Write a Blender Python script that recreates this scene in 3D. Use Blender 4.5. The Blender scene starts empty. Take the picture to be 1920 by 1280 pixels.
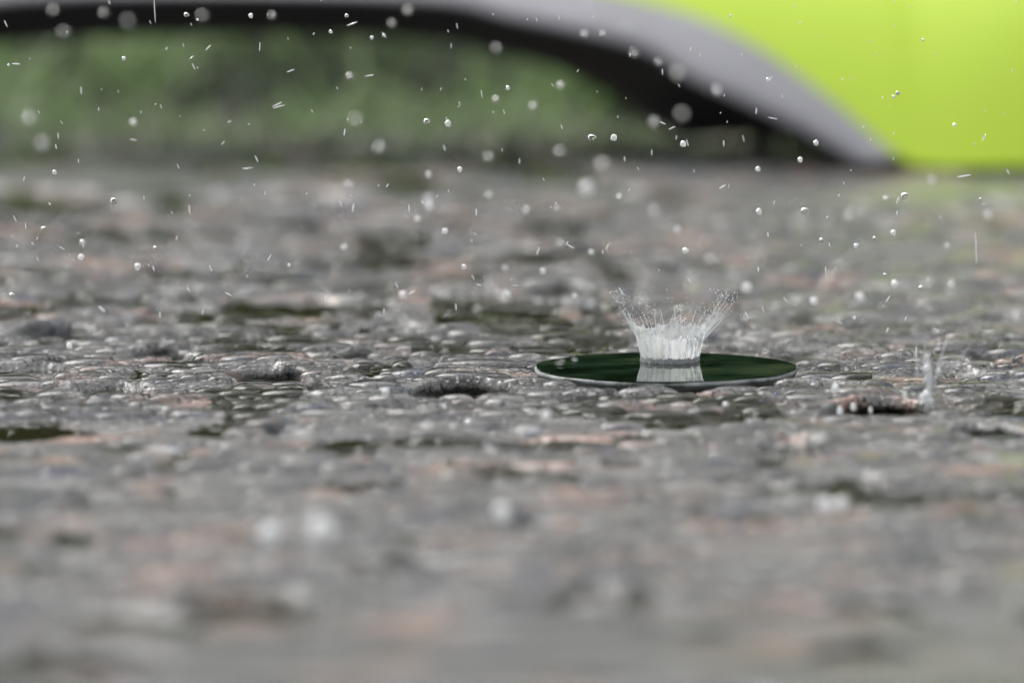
import bpy, math, random
import numpy as np
from mathutils import Vector

# ------------------------------------------------------------------ camera, sky, sun, exposure
scene = bpy.context.scene
col = scene.collection
R = math.radians
EL, D, S = R(6.3), 2.1, 0.252/1920            # looking down angle, focus distance, metres per photo pixel at focus
F = Vector((0, math.cos(EL), -math.sin(EL)))
U = Vector((0, math.sin(EL), math.cos(EL)))
X = Vector((1, 0, 0))
P0 = Vector((0, 0, 0.0015))
CAM = P0 - D*F - 287*S*X + 57*S*U
cd = bpy.data.cameras.new('camera')
cam = bpy.data.objects.new('camera', cd)
col.objects.link(cam)
cam.location = CAM
cam.rotation_euler = (math.pi/2 - EL, 0, 0)
cd.sensor_width = 36
cd.lens = 36*D/0.252
cd.clip_start = 0.05
cd.clip_end = 500
cd.dof.use_dof = True
cd.dof.focus_distance = D
cd.dof.aperture_fstop = 9.5
scene.camera = cam

SUN_EL, SUN_ROT = R(52), R(-45)
w = bpy.data.worlds.new('World')
scene.world = w
w.use_nodes = True
nt = w.node_tree
nt.nodes.clear()
sky = nt.nodes.new('ShaderNodeTexSky')
sky.sky_type = 'NISHITA'
sky.sun_disc = False
sky.sun_elevation = SUN_EL
sky.sun_rotation = SUN_ROT
sky.dust_density = 4.0
sky.air_density = 1.5
hs = nt.nodes.new('ShaderNodeHueSaturation')
hs.inputs['Saturation'].default_value = 0.16   # overcast: nearly colourless
bg = nt.nodes.new('ShaderNodeBackground')
bg.inputs['Strength'].default_value = 0.15
wo = nt.nodes.new('ShaderNodeOutputWorld')
nt.links.new(sky.outputs[0], hs.inputs['Color'])
nt.links.new(hs.outputs[0], bg.inputs['Color'])
nt.links.new(bg.outputs[0], wo.inputs['Surface'])

ld = bpy.data.lights.new('sun', 'SUN')
ld.energy = 0.8
ld.angle = R(35)
ld.color = (1.0, 0.97, 0.93)
sun = bpy.data.objects.new('sun', ld)
col.objects.link(sun)
# sun direction matching the sky's sun
sd = Vector((math.sin(SUN_ROT)*math.cos(SUN_EL), math.cos(SUN_ROT)*math.cos(SUN_EL), math.sin(SUN_EL)))
sun.rotation_euler = (-sd).to_track_quat('-Z', 'Y').to_euler()

vs = scene.view_settings
vs.view_transform = 'Standard'
vs.look = 'None'
vs.exposure = 0.70
vs.gamma = 1.0
scene.cycles.max_bounces = 10
scene.cycles.transmission_bounces = 10
scene.cycles.caustics_reflective = False
scene.cycles.sample_clamp_indirect = 6

rng = np.random.default_rng(7)
random.seed(7)

# ------------------------------------------------------------------ helpers
def ray(px, py):
    return F*D + X*((px-960)*S) - U*((py-640)*S)
def on_ground(px, py, z=0.0):
    d = ray(px, py)
    return CAM + d*((z-CAM.z)/d.z)
def at_depth(px, py, depth):
    return CAM + ray(px, py)*(depth/D)
def to_px(p):
    v = Vector(p) - CAM
    k = D/v.dot(F)
    return 960 + v.dot(X)*k/S, 640 - v.dot(U)*k/S

def tag(o, label=None, cat=None, group=None, kind=None):
    if label: o['label'] = label
    if cat: o['category'] = cat
    if group: o['group'] = group
    if kind: o['kind'] = kind
    return o
def mesh_np(name, V, faces, mat, parent=None, smooth=True, mats=None):
    """V (n,3); faces (m,k) array or list of lists -> one linked mesh object"""
    me = bpy.data.meshes.new(name)
    V = np.asarray(V, dtype=np.float32)
    if isinstance(faces, np.ndarray):
        m, k = faces.shape
        me.vertices.add(len(V)); me.vertices.foreach_set('co', V.ravel())
        me.loops.add(m*k); me.loops.foreach_set('vertex_index', faces.ravel().astype(np.int32))
        me.polygons.add(m); me.polygons.foreach_set('loop_start', np.arange(0, m*k, k, dtype=np.int32))
        me.update(calc_edges=True)
    else:
        me.from_pydata(V.tolist(), [], faces)
    if smooth:
        me.polygons.foreach_set('use_smooth', np.ones(len(me.polygons), dtype=bool))
    me.materials.append(mat)
    o = bpy.data.objects.new(name, me)
    col.objects.link(o)
    if parent is not None: o.parent = parent
    return o
def empty(name, loc):
    o = bpy.data.objects.new(name, None)
    o.empty_display_size = 0.01
    o.location = loc
    col.objects.link(o)
    return o

def hash2(i, j, seed):
    h = (i.astype(np.int64)*374761393 + j.astype(np.int64)*668265263 + seed*1442695041) & 0xFFFFFFFF
    h = ((h ^ (h >> 13))*1274126177) & 0xFFFFFFFF
    h = (h ^ (h >> 16)) & 0xFFFFFFFF
    return h/4294967295.0
def vnoise(x, y, seed):
    i, j = np.floor(x), np.floor(y)
    u, v = x-i, y-j
    u = u*u*u*(u*(u*6-15)+10); v = v*v*v*(v*(v*6-15)+10)
    a, b = hash2(i, j, seed), hash2(i+1, j, seed)
    c, d = hash2(i, j+1, seed), hash2(i+1, j+1, seed)
    return (a*(1-u)+b*u)*(1-v) + (c*(1-u)+d*u)*v - 0.5
def sstep(a, b, x):
    t = np.clip((x-a)/(b-a), 0, 1)
    return t*t*(3-2*t)

def new_mat(name):
    m = bpy.data.materials.new(name)
    m.use_nodes = True
    n = m.node_tree
    return m, n, n.nodes['Principled BSDF']
def N(n, kind, **kw):
    x = n.nodes.new(kind)
    for k, v in kw.items():
        if k in x.inputs: x.inputs[k].default_value = v
        else: setattr(x, k, v)
    return x
def noise(n, vec, scale, detail=3, rough=0.55):
    t = n.nodes.new('ShaderNodeTexNoise')
    t.inputs['Scale'].default_value = scale
    t.inputs['Detail'].default_value = detail
    t.inputs['Roughness'].default_value = rough
    n.links.new(vec, t.inputs['Vector'])
    return t.outputs[0]
def ramp(n, fac, stops):
    r = n.nodes.new('ShaderNodeValToRGB')
    el = r.color_ramp.elements
    while len(el) < len(stops): el.new(0.5)
    for e, (p, c) in zip(el, stops):
        e.position = p
        e.color = (*c, 1) if len(c) == 3 else c
    n.links.new(fac, r.inputs[0])
    return r.outputs[0]
def mixc(n, fac, a, b):
    m = n.nodes.new('ShaderNodeMix'); m.data_type = 'RGBA'
    for val, sock in ((fac, m.inputs[0]), (a, m.inputs[6]), (b, m.inputs[7])):
        if hasattr(val, 'is_linked'): n.links.new(val, sock)
        elif isinstance(val, (int, float)): sock.default_value = val
        else: sock.default_value = (*val, 1)
    return m.outputs[2]

# ------------------------------------------------------------------ materials
def stone_material():
    m, n, b = new_mat('wet_pitted_stone')
    g = n.nodes.new('ShaderNodeNewGeometry').outputs['Position']
    mp = N(n, 'ShaderNodeMapping'); mp.inputs['Scale'].default_value = (0.5, 1.0, 1.0)
    n.links.new(g, mp.inputs[0]); gs = mp.outputs[0]
    grey = ramp(n, noise(n, gs, 62, 5, 0.62), [(0.32, (0.05, 0.052, 0.058)), (0.5, (0.18, 0.178, 0.172)), (0.68, (0.34, 0.333, 0.325))])
    pink = ramp(n, noise(n, gs, 48, 3), [(0.55, (0, 0, 0)), (0.66, (1, 1, 1))])
    c = mixc(n, pink, grey, (0.40, 0.285, 0.24))
    blue = ramp(n, noise(n, gs, 78, 2), [(0.60, (0, 0, 0)), (0.68, (1, 1, 1))])
    c = mixc(n, blue, c, (0.09, 0.10, 0.14))
    speck = ramp(n, noise(n, g, 620, 2), [(0.58, (0, 0, 0)), (0.66, (1, 1, 1))])
    c = mixc(n, speck, c, (0.05, 0.05, 0.055))
    ms = n.nodes.new('ShaderNodeAttribute'); ms.attribute_name = 'dark_reflection'
    c = mixc(n, ms.outputs['Fac'], c, (0.020, 0.021, 0.008))  # dark olive reflection of the hedge painted into the hollows
    n.links.new(c, b.inputs['Base Color'])
    rg = ramp(n, noise(n, g, 60, 3), [(0.35, (0.07,)*3), (0.7, (0.26,)*3)])
    n.links.new(mixc(n, ms.outputs['Fac'], rg, (0.75, 0.75, 0.75)), b.inputs['Roughness'])
    b.inputs['IOR'].default_value = 1.45
    v = n.nodes.new('ShaderNodeTexVoronoi')
    v.inputs['Scale'].default_value = 780
    n.links.new(g, v.inputs['Vector'])
    dome = ramp(n, v.outputs['Distance'], [(0.0, (1, 1, 1)), (0.35, (0.75,)*3), (0.6, (0, 0, 0))])
    b1 = N(n, 'ShaderNodeBump', Strength=0.8, Distance=0.00028)
    n.links.new(dome, b1.inputs['Height'])
    b2 = N(n, 'ShaderNodeBump', Strength=0.5, Distance=0.0005)
    n.links.new(noise(n, g, 420, 4), b2.inputs['Height'])
    n.links.new(b1.outputs[0], b2.inputs['Normal'])
    n.links.new(b2.outputs[0], b.inputs['Normal'])
    return m
STONE = stone_material()

def murky(name, colr, ripple):
    m, n, b = new_mat(name)
    b.inputs['Base Color'].default_value = (*colr, 1)
    b.inputs['Roughness'].default_value = 0.015
    b.inputs['IOR'].default_value = 1.33
    g = n.nodes.new('ShaderNodeNewGeometry').outputs['Position']
    bp = N(n, 'ShaderNodeBump', Strength=0.35, Distance=ripple)
    if name.startswith('dark'):                             # mottled green reflection painted into the lid water's colour
        mp = N(n, 'ShaderNodeMapping'); mp.inputs['Scale'].default_value = (0.6, 0.9, 1)
        n.links.new(g, mp.inputs[0])
        n.links.new(ramp(n, noise(n, mp.outputs[0], 95, 4, 0.6), [(0.38, tuple(c*0.25 for c in colr)), (0.52, colr), (0.66, (0.042, 0.062, 0.030))]), b.inputs['Base Color'])
    n.links.new(noise(n, g, 90, 2), bp.inputs['Height'])
    n.links.new(bp.outputs[0], b.inputs['Normal'])
    return m
POOL = murky('pool_water', (0.022, 0.022, 0.010), 0.0006)
PUDDLE = murky('dark_puddle_water', (0.013, 0.030, 0.015), 0.00018)

CLEAR, _n, _b = new_mat('clear_water')
_b.inputs['Base Color'].default_value = (1, 1, 1, 1)
_b.inputs['Roughness'].default_value = 0.0
_b.inputs['IOR'].default_value = 1.33
_b.inputs['Transmission Weight'].default_value = 1.0

def whitened(name, white, tr, rough=0.12):  # diffuse white stands for froth and for sky light refracted by water
    m, n, b = new_mat(name)
    b.inputs['Base Color'].default_value = (0.95, 0.96, 0.97, 1)
    b.inputs['Roughness'].default_value = rough
    b.inputs['IOR'].default_value = 1.33
    b.inputs['Transmission Weight'].default_value = 1.0
    tl = N(n, 'ShaderNodeBsdfTranslucent'); tl.inputs['Color'].default_value = (0.95, 0.96, 0.97, 1)
    df = N(n, 'ShaderNodeBsdfDiffuse'); df.inputs['Color'].default_value = (0.95, 0.96, 0.97, 1)
    m1 = N(n, 'ShaderNodeMixShader', Fac=tr)
    n.links.new(df.outputs[0], m1.inputs[1]); n.links.new(tl.outputs[0], m1.inputs[2])
    m2 = n.nodes.new('ShaderNodeMixShader'); m2.inputs[0].default_value = white
    n.links.new(b.outputs[0], m2.inputs[1]); n.links.new(m1.outputs[0], m2.inputs[2])
    n.links.new(m2.outputs[0], n.nodes['Material Output'].inputs['Surface'])
    return m, n, m2
WHITENED, _, _ = whitened('whitened_water', 0.75, 0.4)
CHURN, _n, _b = new_mat('churned_water')
_b.inputs['Base Color'].default_value = (0.30, 0.31, 0.32, 1)
_b.inputs['Roughness'].default_value = 0.08
_b.inputs['IOR'].default_value = 1.4
_bp = N(_n, 'ShaderNodeBump', Strength=1.0, Distance=0.0006)
_n.links.new(noise(_n, _n.nodes.new('ShaderNodeTexCoord').outputs['Object'], 1300, 3), _bp.inputs['Height'])
_n.links.new(_bp.outputs[0], _b.inputs['Normal'])
VEIL, _, _ = whitened('thin_veil_water', 0.45, 0.4)
SHEET, _n, _m = whitened('thin_water_sheet', 0.6, 0.5, 0.2)
_g = _n.nodes.new('ShaderNodeTexCoord').outputs['Object']
_mp = N(_n, 'ShaderNodeMapping'); _mp.inputs['Scale'].default_value = (1, 1, 0.25)
_n.links.new(_g, _mp.inputs[0])
_r = ramp(_n, noise(_n, _mp.outputs[0], 300, 5, 0.7), [(0.36, (0.38,)*3), (0.56, (1.0,)*3)])
_n.links.new(_r, _m.inputs[0])

def plain(name, c, rough=0.5, var=0.0, scale=30, spec=0.5):
    m, n, b = new_mat(name)
    b.inputs['Roughness'].default_value = rough
    b.inputs['Specular IOR Level'].default_value = spec
    g = n.nodes.new('ShaderNodeTexCoord').outputs['Object']
    lo = tuple(x*(1-var) for x in c); hi = tuple(min(1, x*(1+var)) for x in c)
    n.links.new(ramp(n, noise(n, g, scale, 3), [(0.3, lo), (0.7, hi)]), b.inputs['Base Color'])
    return m
LIME = plain('lime_green_fabric', (0.39, 0.55, 0.032), 0.6, 0.02, 12, 0.3)
TRIM = plain('pale_grey_edging', (0.24, 0.24, 0.262), 0.5, 0.12, 25)
LINING = plain('black_lining', (0.018, 0.018, 0.020), 0.7, 0.2, 20, 0.2)

def leaf_material(name, tr=0.45):
    m, n, b = new_mat(name)
    a = n.nodes.new('ShaderNodeAttribute'); a.attribute_name = 'leaf_colour'
    n.links.new(a.outputs['Color'], b.inputs['Base Color'])
    b.inputs['Roughness'].default_value = 0.45
    b.inputs['Specular IOR Level'].default_value = 0.35
    t = n.nodes.new('ShaderNodeBsdfTranslucent')
    n.links.new(a.outputs['Color'], t.inputs['Color'])
    mx = N(n, 'ShaderNodeMixShader', Fac=tr)
    n.links.new(b.outputs[0], mx.inputs[1]); n.links.new(t.outputs[0], mx.inputs[2])
    n.links.new(mx.outputs[0], n.nodes['Material Output'].inputs['Surface'])
    return m
LEAF = leaf_material('wet_leaves')
HEDGE_LEAF = leaf_material('hedge_leaves', 0.1)
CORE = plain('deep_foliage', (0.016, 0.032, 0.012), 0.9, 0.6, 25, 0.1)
BARK = plain('dark_bark', (0.06, 0.045, 0.03), 0.8, 0.4, 40)

# ------------------------------------------------------------------ ground: pits, ledges, bumps
# pits seen in the photo: px of the far wall's middle, width px, wall height px
PITS = [(95, 612, 170, 34), (305, 655, 150, 36), (512, 695, 170, 40), (850, 722, 230, 50), (665, 660, 110, 28),
        (1640, 752, 230, 56), (1860, 802, 190, 32), (215, 718, 190, 26), (60, 682, 170, 26), (290, 768, 150, 20),
        (1800, 690, 230, 22), (530, 805, 130, 26), (230, 832, 130, 24), (1120, 862, 150, 22), (270, 588, 130, 22),
        (740, 606, 170, 20), (1330, 655, 190, 22), (1480, 820, 150, 18), (1560, 690, 120, 12), (960, 800, 160, 14),
        (1830, 852, 90, 16), (1440, 855, 90, 14), (340, 916, 70, 30), (980, 700, 90, 8)]
PW = []
for (px, py, wd, hh) in PITS:
    g = on_ground(px, py)
    k = (g-CAM).dot(F)/D*S
    PW.append((g.x, g.y, wd*k/2*0.85, hh*k*0.9, random.uniform(1.3, 2.0)))
for i in range(30):                                        # small broken pits between them
    PW.append((random.uniform(-0.16, 0.09), random.uniform(-0.09, 0.11), random.uniform(0.003, 0.008), random.uniform(0.0012, 0.0026), random.uniform(0.8, 1.6)))
for i in range(150):                                       # more ledges over the blurred parts of the ground
    y = random.choice((random.uniform(-0.55, -0.1), random.uniform(0.09, 0.62), random.uniform(0.09, 0.62)))
    x = random.uniform(-0.24, 0.2)
    PW.append((x, y, random.uniform(0.005, 0.016), random.uniform(0.0012, 0.0036), random.uniform(1.0, 1.8)))
PUD_R = 245*S
# hollows whose dark hedge reflection is painted into the stone colour: px, py, width px, height px
HOLLOWS = [(740, 447, 110, 16), (950, 512, 260, 13), (1265, 362, 90, 30), (575, 416, 80, 22), (770, 345, 90, 34), (200, 435, 74, 22), (525, 522, 74, 16),
           (1710, 642, 120, 24), (1520, 598, 120, 16), (1705, 600, 95, 18), (1890, 556, 80, 22), (700, 578, 64, 14), (130, 634, 120, 9), (355, 672, 76, 18),
           (690, 694, 120, 10), (1510, 667, 120, 18), (1602, 692, 84, 16), (1850, 668, 80, 22), (1840, 764, 160, 12), (260, 700, 34, 14), (640, 832, 120, 13),
           (392, 808, 90, 13), (222, 830, 80, 13), (60, 844, 56, 13), (465, 774, 64, 12), (870, 742, 56, 10), (1232, 817, 140, 14), (1440, 857, 80, 14),
           (1572, 907, 150, 26), (180, 937, 84, 28), (1000, 977, 64, 34), (760, 1000, 74, 40), (330, 917, 64, 34), (1425, 967, 80, 24),
           (1340, 492, 90, 18), (1610, 412, 60, 36), (1890, 425, 84, 22), (20, 577, 110, 18), (600, 717, 44, 14), (330, 378, 60, 26), (1160, 500, 60, 20),
           (1300, 560, 70, 12), (430, 640, 60, 8), (1000, 592, 110, 10), (1060, 608, 60, 8), (460, 578, 70, 10), (840, 655, 120, 8), (1180, 862, 110, 20),
           (890, 575, 70, 10), (1760, 505, 60, 14),
           (140, 1000, 80, 30), (1180, 640, 70, 8), (1400, 650, 70, 8), (30, 740, 60, 14), (1820, 960, 70, 24), (1330, 960, 50, 24)]
HW = []
for (px, py, wd, hh) in HOLLOWS:
    g = on_ground(px, py)
    k = (g-CAM).dot(F)/D*S
    HW.append((g.x, g.y, wd*k/2, hh*k/math.sin(EL)/2*(0.95 if py < 860 else 0.4), px > 1250 and py < 640))
def approach(Xa, Ya):
    """lower ground on the near side of each hollow"""
    out = np.zeros_like(Xa)
    for (cx, cy, hw, hl, dry) in HW:
        m = (np.abs(Xa-cx) < hw*2.2) & (np.abs(Ya-cy) < hl*3+0.02)
        if m.any():
            d = np.hypot((Xa[m]-cx)/(hw*1.15), (Ya[m]-cy+hl*0.5+0.003)/(hl*1.4+0.004))
            out[m] = np.maximum(out[m], 1-sstep(0.8, 1.5, d))
    return out
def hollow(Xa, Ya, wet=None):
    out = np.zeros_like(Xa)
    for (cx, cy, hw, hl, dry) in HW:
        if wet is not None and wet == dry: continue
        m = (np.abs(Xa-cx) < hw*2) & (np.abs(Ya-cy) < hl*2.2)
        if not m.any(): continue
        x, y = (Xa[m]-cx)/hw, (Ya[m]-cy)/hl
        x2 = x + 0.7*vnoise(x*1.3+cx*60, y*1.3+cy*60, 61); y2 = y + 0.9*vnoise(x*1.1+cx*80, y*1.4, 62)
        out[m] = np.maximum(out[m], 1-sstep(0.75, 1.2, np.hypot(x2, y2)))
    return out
UNDER = {0: .002, 1: .002, 2: .003, 3: .005, 4: .0015, 5: .006, 6: .003}
def undercut(Xa, Ya):
    """how far the foot of a pit's far wall is eaten back under its rim"""
    dy = np.zeros_like(Ya)
    for i, uc in UNDER.items():
        cx, cy, hw, hh, el = PW[i]
        m = (np.abs(Xa-cx) < hw*1.2) & (np.abs(Ya-cy) < hw*2.5)
        x, yw = pit_coords(Xa[m], Ya[m], PW[i])
        dy[m] += uc*np.clip(1-np.abs(x)**2.5, 0, 1)*sstep(-0.012, -0.0014, yw)*(1-sstep(-0.0012, -0.0002, yw))
    return dy
def pit_coords(Xm, Ym, p):
    cx, cy, hw, hh, el = p
    x, y = (Xm-cx)/hw, Ym-cy
    x = x + 0.35*vnoise(y/hw*0.9+cx*90, x*0+cy*50, 21)
    wob = 0.45*hw*vnoise(x*1.7+cx*40, x*0+cy*70, 22)*2 + 0.05*hw*vnoise(x*9+cx*40, x*0, 23)*2
    return x, y - wob + (x**2)*hw*0.7*el*0.8                # wall line curves back towards the viewer at its ends
def height(Xa, Ya, detail=True):
    """ground height in metres"""
    q = 1.0/(1.0 + np.exp(-(np.abs(Ya)-0.16)*30))
    fall = np.exp(-(np.maximum(np.hypot(Xa, Ya)-0.9, 0)/0.6)**2)
    z = (1.3+0.4*q-0.9*sstep(-0.12, -0.3, Ya))*0.001*vnoise(Xa/0.024+3.1, Ya/0.016, 11)
    z += 0.0007*vnoise(Xa/0.050, Ya/0.040+9, 12)
    z += 0.0004*vnoise(Xa/0.0120, Ya/0.0085, 13)
    if detail:
        z += 0.00013*vnoise(Xa/0.0027, Ya/0.003, 14) + 0.00008*vnoise(Xa/0.0012, Ya/0.0013, 15)
    z *= fall
    for (cx, cy, hw, hh, el) in PW:
        m = (np.abs(Xa-cx) < hw*1.9) & (np.abs(Ya-cy) < hw*4.5)
        if not m.any(): continue
        x, yw = pit_coords(Xa[m], Ya[m], (cx, cy, hw, hh, el))
        lat = np.clip(1-np.abs(x)**3/1.6, 0, 1)
        wall = sstep(-0.0026, 0.0018, yw)                   # 0 in the pit, 1 beyond the wall
        L = hw*1.9*el
        pit = -(0.75*hh)*(1-wall)*np.exp(-np.maximum(-yw, 0)**2/(L*L*0.45))
        rim = (0.32*hh)*(0.6+0.9*(vnoise(x*2.6+cx*30, yw/hw*2+cy*40, 24)+0.5))*wall*np.exp(-np.maximum(yw, 0)/(hw*1.1))
        z[m] += lat*(pit+rim)
    ap = approach(Xa, Ya)
    z = z*(1-0.75*ap) - 0.0006*ap - 0.0012*hollow(Xa, Ya)
    r = np.hypot(Xa, Ya)
    a = 1-sstep(PUD_R*0.93, PUD_R*1.22, r)
    z = z*(1-a) + a*(-0.0008)
    # low rounded lip round the near side of the puddle
    z += 0.0009*np.exp(-((r-PUD_R*1.2)/0.004)**2)*sstep(0.2, -0.8, Ya/PUD_R)
    return z

def grow(lo, hi, step, out_lo, out_hi, ratio=1.25):
    mid = list(np.arange(lo, hi+step/2, step))
    a, s = [lo], step
    while a[-1] > out_lo:
        s *= ratio; a.append(a[-1]-s)
    b, s = [mid[-1]], step
    while b[-1] < out_hi:
        s *= ratio; b.append(b[-1]+s)
    return np.array(a[1:][::-1] + mid + b[1:])
xs = grow(-0.22, 0.17, 0.0006, -60, 60)
ys = np.concatenate([np.arange(-0.62, -0.13, 0.0016), np.arange(-0.13, 0.115, 0.00045), np.arange(0.115, 0.72, 0.0014)])
yo, s = [ys[-1]], 0.0016
while yo[-1] < 150: s *= 1.25; yo.append(yo[-1]+s)
yn, s = [ys[0]], 0.0016
while yn[-1] > -20: s *= 1.25; yn.append(yn[-1]-s)
ys = np.concatenate([yn[1:][::-1], ys, yo[1:]])
XX, YY = np.meshgrid(xs, ys)
ZZ = height(XX.ravel(), YY.ravel()).reshape(XX.shape)
def grid_faces(nx, ny):
    i = np.arange(nx-1)[None, :] + np.arange(ny-1)[:, None]*nx
    return np.stack([i, i+1, i+1+nx, i+nx], -1).reshape(-1, 4)
YU = YY + undercut(XX.ravel(), YY.ravel()).reshape(XX.shape)
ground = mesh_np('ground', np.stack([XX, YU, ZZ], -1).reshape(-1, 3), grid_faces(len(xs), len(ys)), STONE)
ma = ground.data.attributes.new('dark_reflection', 'FLOAT', 'POINT')
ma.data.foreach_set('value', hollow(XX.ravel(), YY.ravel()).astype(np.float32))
tag(ground, 'wet pitted grey and pink stone ground', 'ground', kind='structure')

# standing water in the hollows: a level film that sinks inside the pits
wx = np.arange(-0.3, 0.26, 0.003); wy = np.arange(-0.6, 0.64, 0.003)
WX, WY = np.meshgrid(wx, wy)
wl = -0.00012 + 0.0008*vnoise(WX/0.035+5, WY/0.06, 31)
for (cx, cy, hw, hh, el) in PW[:len(PITS)]:
    dd = np.exp(-((WX-cx)/(hw*1.5))**2 - ((WY-cy+hw*0.8)/(hw*2.4))**2)
    wl -= np.minimum(dd*1.6, 1)*0.46*hh
hw_ = hollow(WX, WY, wet=True)
wl = wl*(1-hw_) + hw_*np.minimum(wl, -0.0008)
wl -= 0.003*sstep(-0.02, 0.03, WX)*sstep(0.0, 0.05, WY)      # drier towards the umbrella
wl += 0.00022*sstep(-0.14, -0.05, WY)*(1-sstep(0.12, 0.2, WY))
for px_, py_ in ((40, 835), (130, 832), (220, 828), (320, 826)):   # the left foreground drains
    g = on_ground(px_, py_)
    wl -= 0.0009*np.exp(-((WX-g.x)/0.013)**2 - ((WY-g.y)/0.025)**2)
rr = np.hypot(WX, WY)
wl -= 0.0006*sstep(-0.08, -0.2, WY) + 0.0003*sstep(0.08, 0.2, WY)
wl -= 0.003*(1-sstep(PUD_R*1.0, PUD_R*1.3, rr))
pool = mesh_np('water', np.stack([WX, WY, wl], -1).reshape(-1, 3), grid_faces(len(wx), len(wy)), POOL)
tag(pool, 'shallow dark water standing in the hollows of the stone', 'water', kind='structure')

# ------------------------------------------------------------------ the round puddle
def ring_lathe(prof, seg=160, cap=False, rough=1):
    V, Fc = [], []
    for (r, z) in prof:
        for i in range(seg):
            a = 2*math.pi*i/seg
            wv = 1 + 0.008*math.sin(3*a+1) + 0.005*math.sin(7*a) + 0.003*math.sin(11*a+2)
            zz = z + (0.00008*math.sin(5*a+.5)+0.00004*math.sin(13*a))*rough
            V.append((r*wv*math.cos(a), r*wv*math.sin(a), zz))
    for k in range(len(prof)-1):
        for i in range(seg):
            j = (i+1) % seg
            Fc.append((k*seg+i, k*seg+j, (k+1)*seg+j, (k+1)*seg+i))
    if cap: Fc.append(tuple((len(prof)-1)*seg+i for i in range(seg)))
    return V, Fc
PALE, _n, _b = new_mat('patchy_pale_rim')
_g = _n.nodes.new('ShaderNodeTexCoord').outputs['Object']
_n.links.new(ramp(_n, noise(_n, _g, 75, 5, 0.65), [(0.40, (0.012, 0.02, 0.014)), (0.50, (0.24, 0.26, 0.26)), (0.62, (0.40, 0.41, 0.42))]), _b.inputs['Base Color'])  # pale rim colour broken by darker patches
_b.inputs['Roughness'].default_value = 0.3
_bp = N(_n, 'ShaderNodeBump', Strength=0.6, Distance=0.0003)
_n.links.new(noise(_n, _g, 900, 3), _bp.inputs['Height'])
_n.links.new(_bp.outputs[0], _b.inputs['Normal'])
DARKG = plain('dark_green_side', (0.006, 0.012, 0.008), 0.3, 0.3, 200)
SPLASH_Y = on_ground(1256, 676, 0.0028).y
def make_lid():
    root = empty('round_lid', (0, 0, 0.0002))
    tag(root, 'round dark green disc with a pale rim, brim full of rainwater under the splash crown', 'lid')
    mesh_np('base', *ring_lathe([(PUD_R*.97, -0.0012), (PUD_R*.985, -0.0004), (PUD_R*.992, 0.0009), (PUD_R*.985, 0.0012)]), DARKG, root)
    rim = []
    for k in range(13):
        t = -1.3 + (math.pi*0.5+1.3)*k/12
        rim.append((PUD_R - 0.0003 + 0.0005*math.cos(t), 0.0017 + 0.00055*math.sin(t)))
    mesh_np('rim', *ring_lathe(rim), PALE, root)
    top = 0.0026
    V, Fc = [], []                                          # brim-full surface with ripple rings running out from the splash
    sg, nr = 200, 90
    sx = (1256-1247)*S
    for k in range(nr+1):
        r = PUD_R*0.994*(1-k/nr) + 1e-5
        for i in range(sg):
            a = 2*math.pi*i/sg
            wv = 1 + 0.008*math.sin(3*a+1) + 0.005*math.sin(7*a) + 0.003*math.sin(11*a+2)
            x, y = r*wv*math.cos(a), r*wv*math.sin(a)
            d = max(math.hypot(x-sx, y-SPLASH_Y) - 54*S, 0)
            V.append((x, y, top + (0.000014*math.sin(2*math.pi*d/0.0031 + 0.8*math.sin(3*a)) + 0.000006*math.sin(x*1900+y*700))*math.exp(-d/0.008)*min(1, k/6)))
    for k in range(nr):
        for i in range(sg):
            j = (i+1) % sg
            Fc.append((k*sg+i, k*sg+j, (k+1)*sg+j, (k+1)*sg+i))
    mesh_np('water', V, Fc, PUDDLE, root)
    mesh_np('water_edge', *ring_lathe([(PUD_R*.994, top-.0007), (PUD_R*.994, top)], rough=0), PUDDLE, root)
    return top + 0.0002
PTOP = make_lid()

# ------------------------------------------------------------------ water beads on the stone
def bead_verts(seed, seg=20, H=0.36):
    r_ = random.Random(seed)
    a1, a2, a3 = (r_.uniform(0, 6.28) for _ in range(3))
    m1, m2, m3 = r_.uniform(0, .14), r_.uniform(0, .09), r_.uniform(0, .05)
    rings = [(1.0, -0.6), (1.0, 0.0), (0.965, 0.26), (0.89, 0.49), (0.77, 0.70), (0.60, 0.87), (0.40, 0.965), (0.2, 0.995)]
    V, Fc = [], []
    for (r, z) in rings:
        for i in range(seg):
            a = 2*math.pi*i/seg
            k = 1 + m1*math.sin(2*a+a1) + m2*math.sin(3*a+a2) + m3*math.sin(5*a+a3)
            V.append((r*k*math.cos(a), r*k*math.sin(a), z*H))
    V.append((0, 0, H))
    for k in range(len(rings)-1):
        for i in range(seg):
            j = (i+1) % seg
            Fc.append((k*seg+i, k*seg+j, (k+1)*seg+j, (k+1)*seg+i))
    t = (len(rings)-1)*seg
    for i in range(seg):
        Fc.append((t+i, t+(i+1) % seg, len(V)-1, len(V)-1))
    return np.array(V), np.array(Fc)
def pit_block(x, y):
    for (cx, cy, hw, hh, el) in PW[:len(PITS)]:
        if abs(x-cx) < hw*1.05 and -max(hw*1.4, 0.012) < y-cy < 0.001: return True
    return False
def hollow_block(x, y):
    for (cx, cy, hw, hl, dry) in HW:
        if ((x-cx)/hw)**2 + ((y-cy+hl*0.3)/(hl*1.3))**2 < 1.0: return True
    return False
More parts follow.
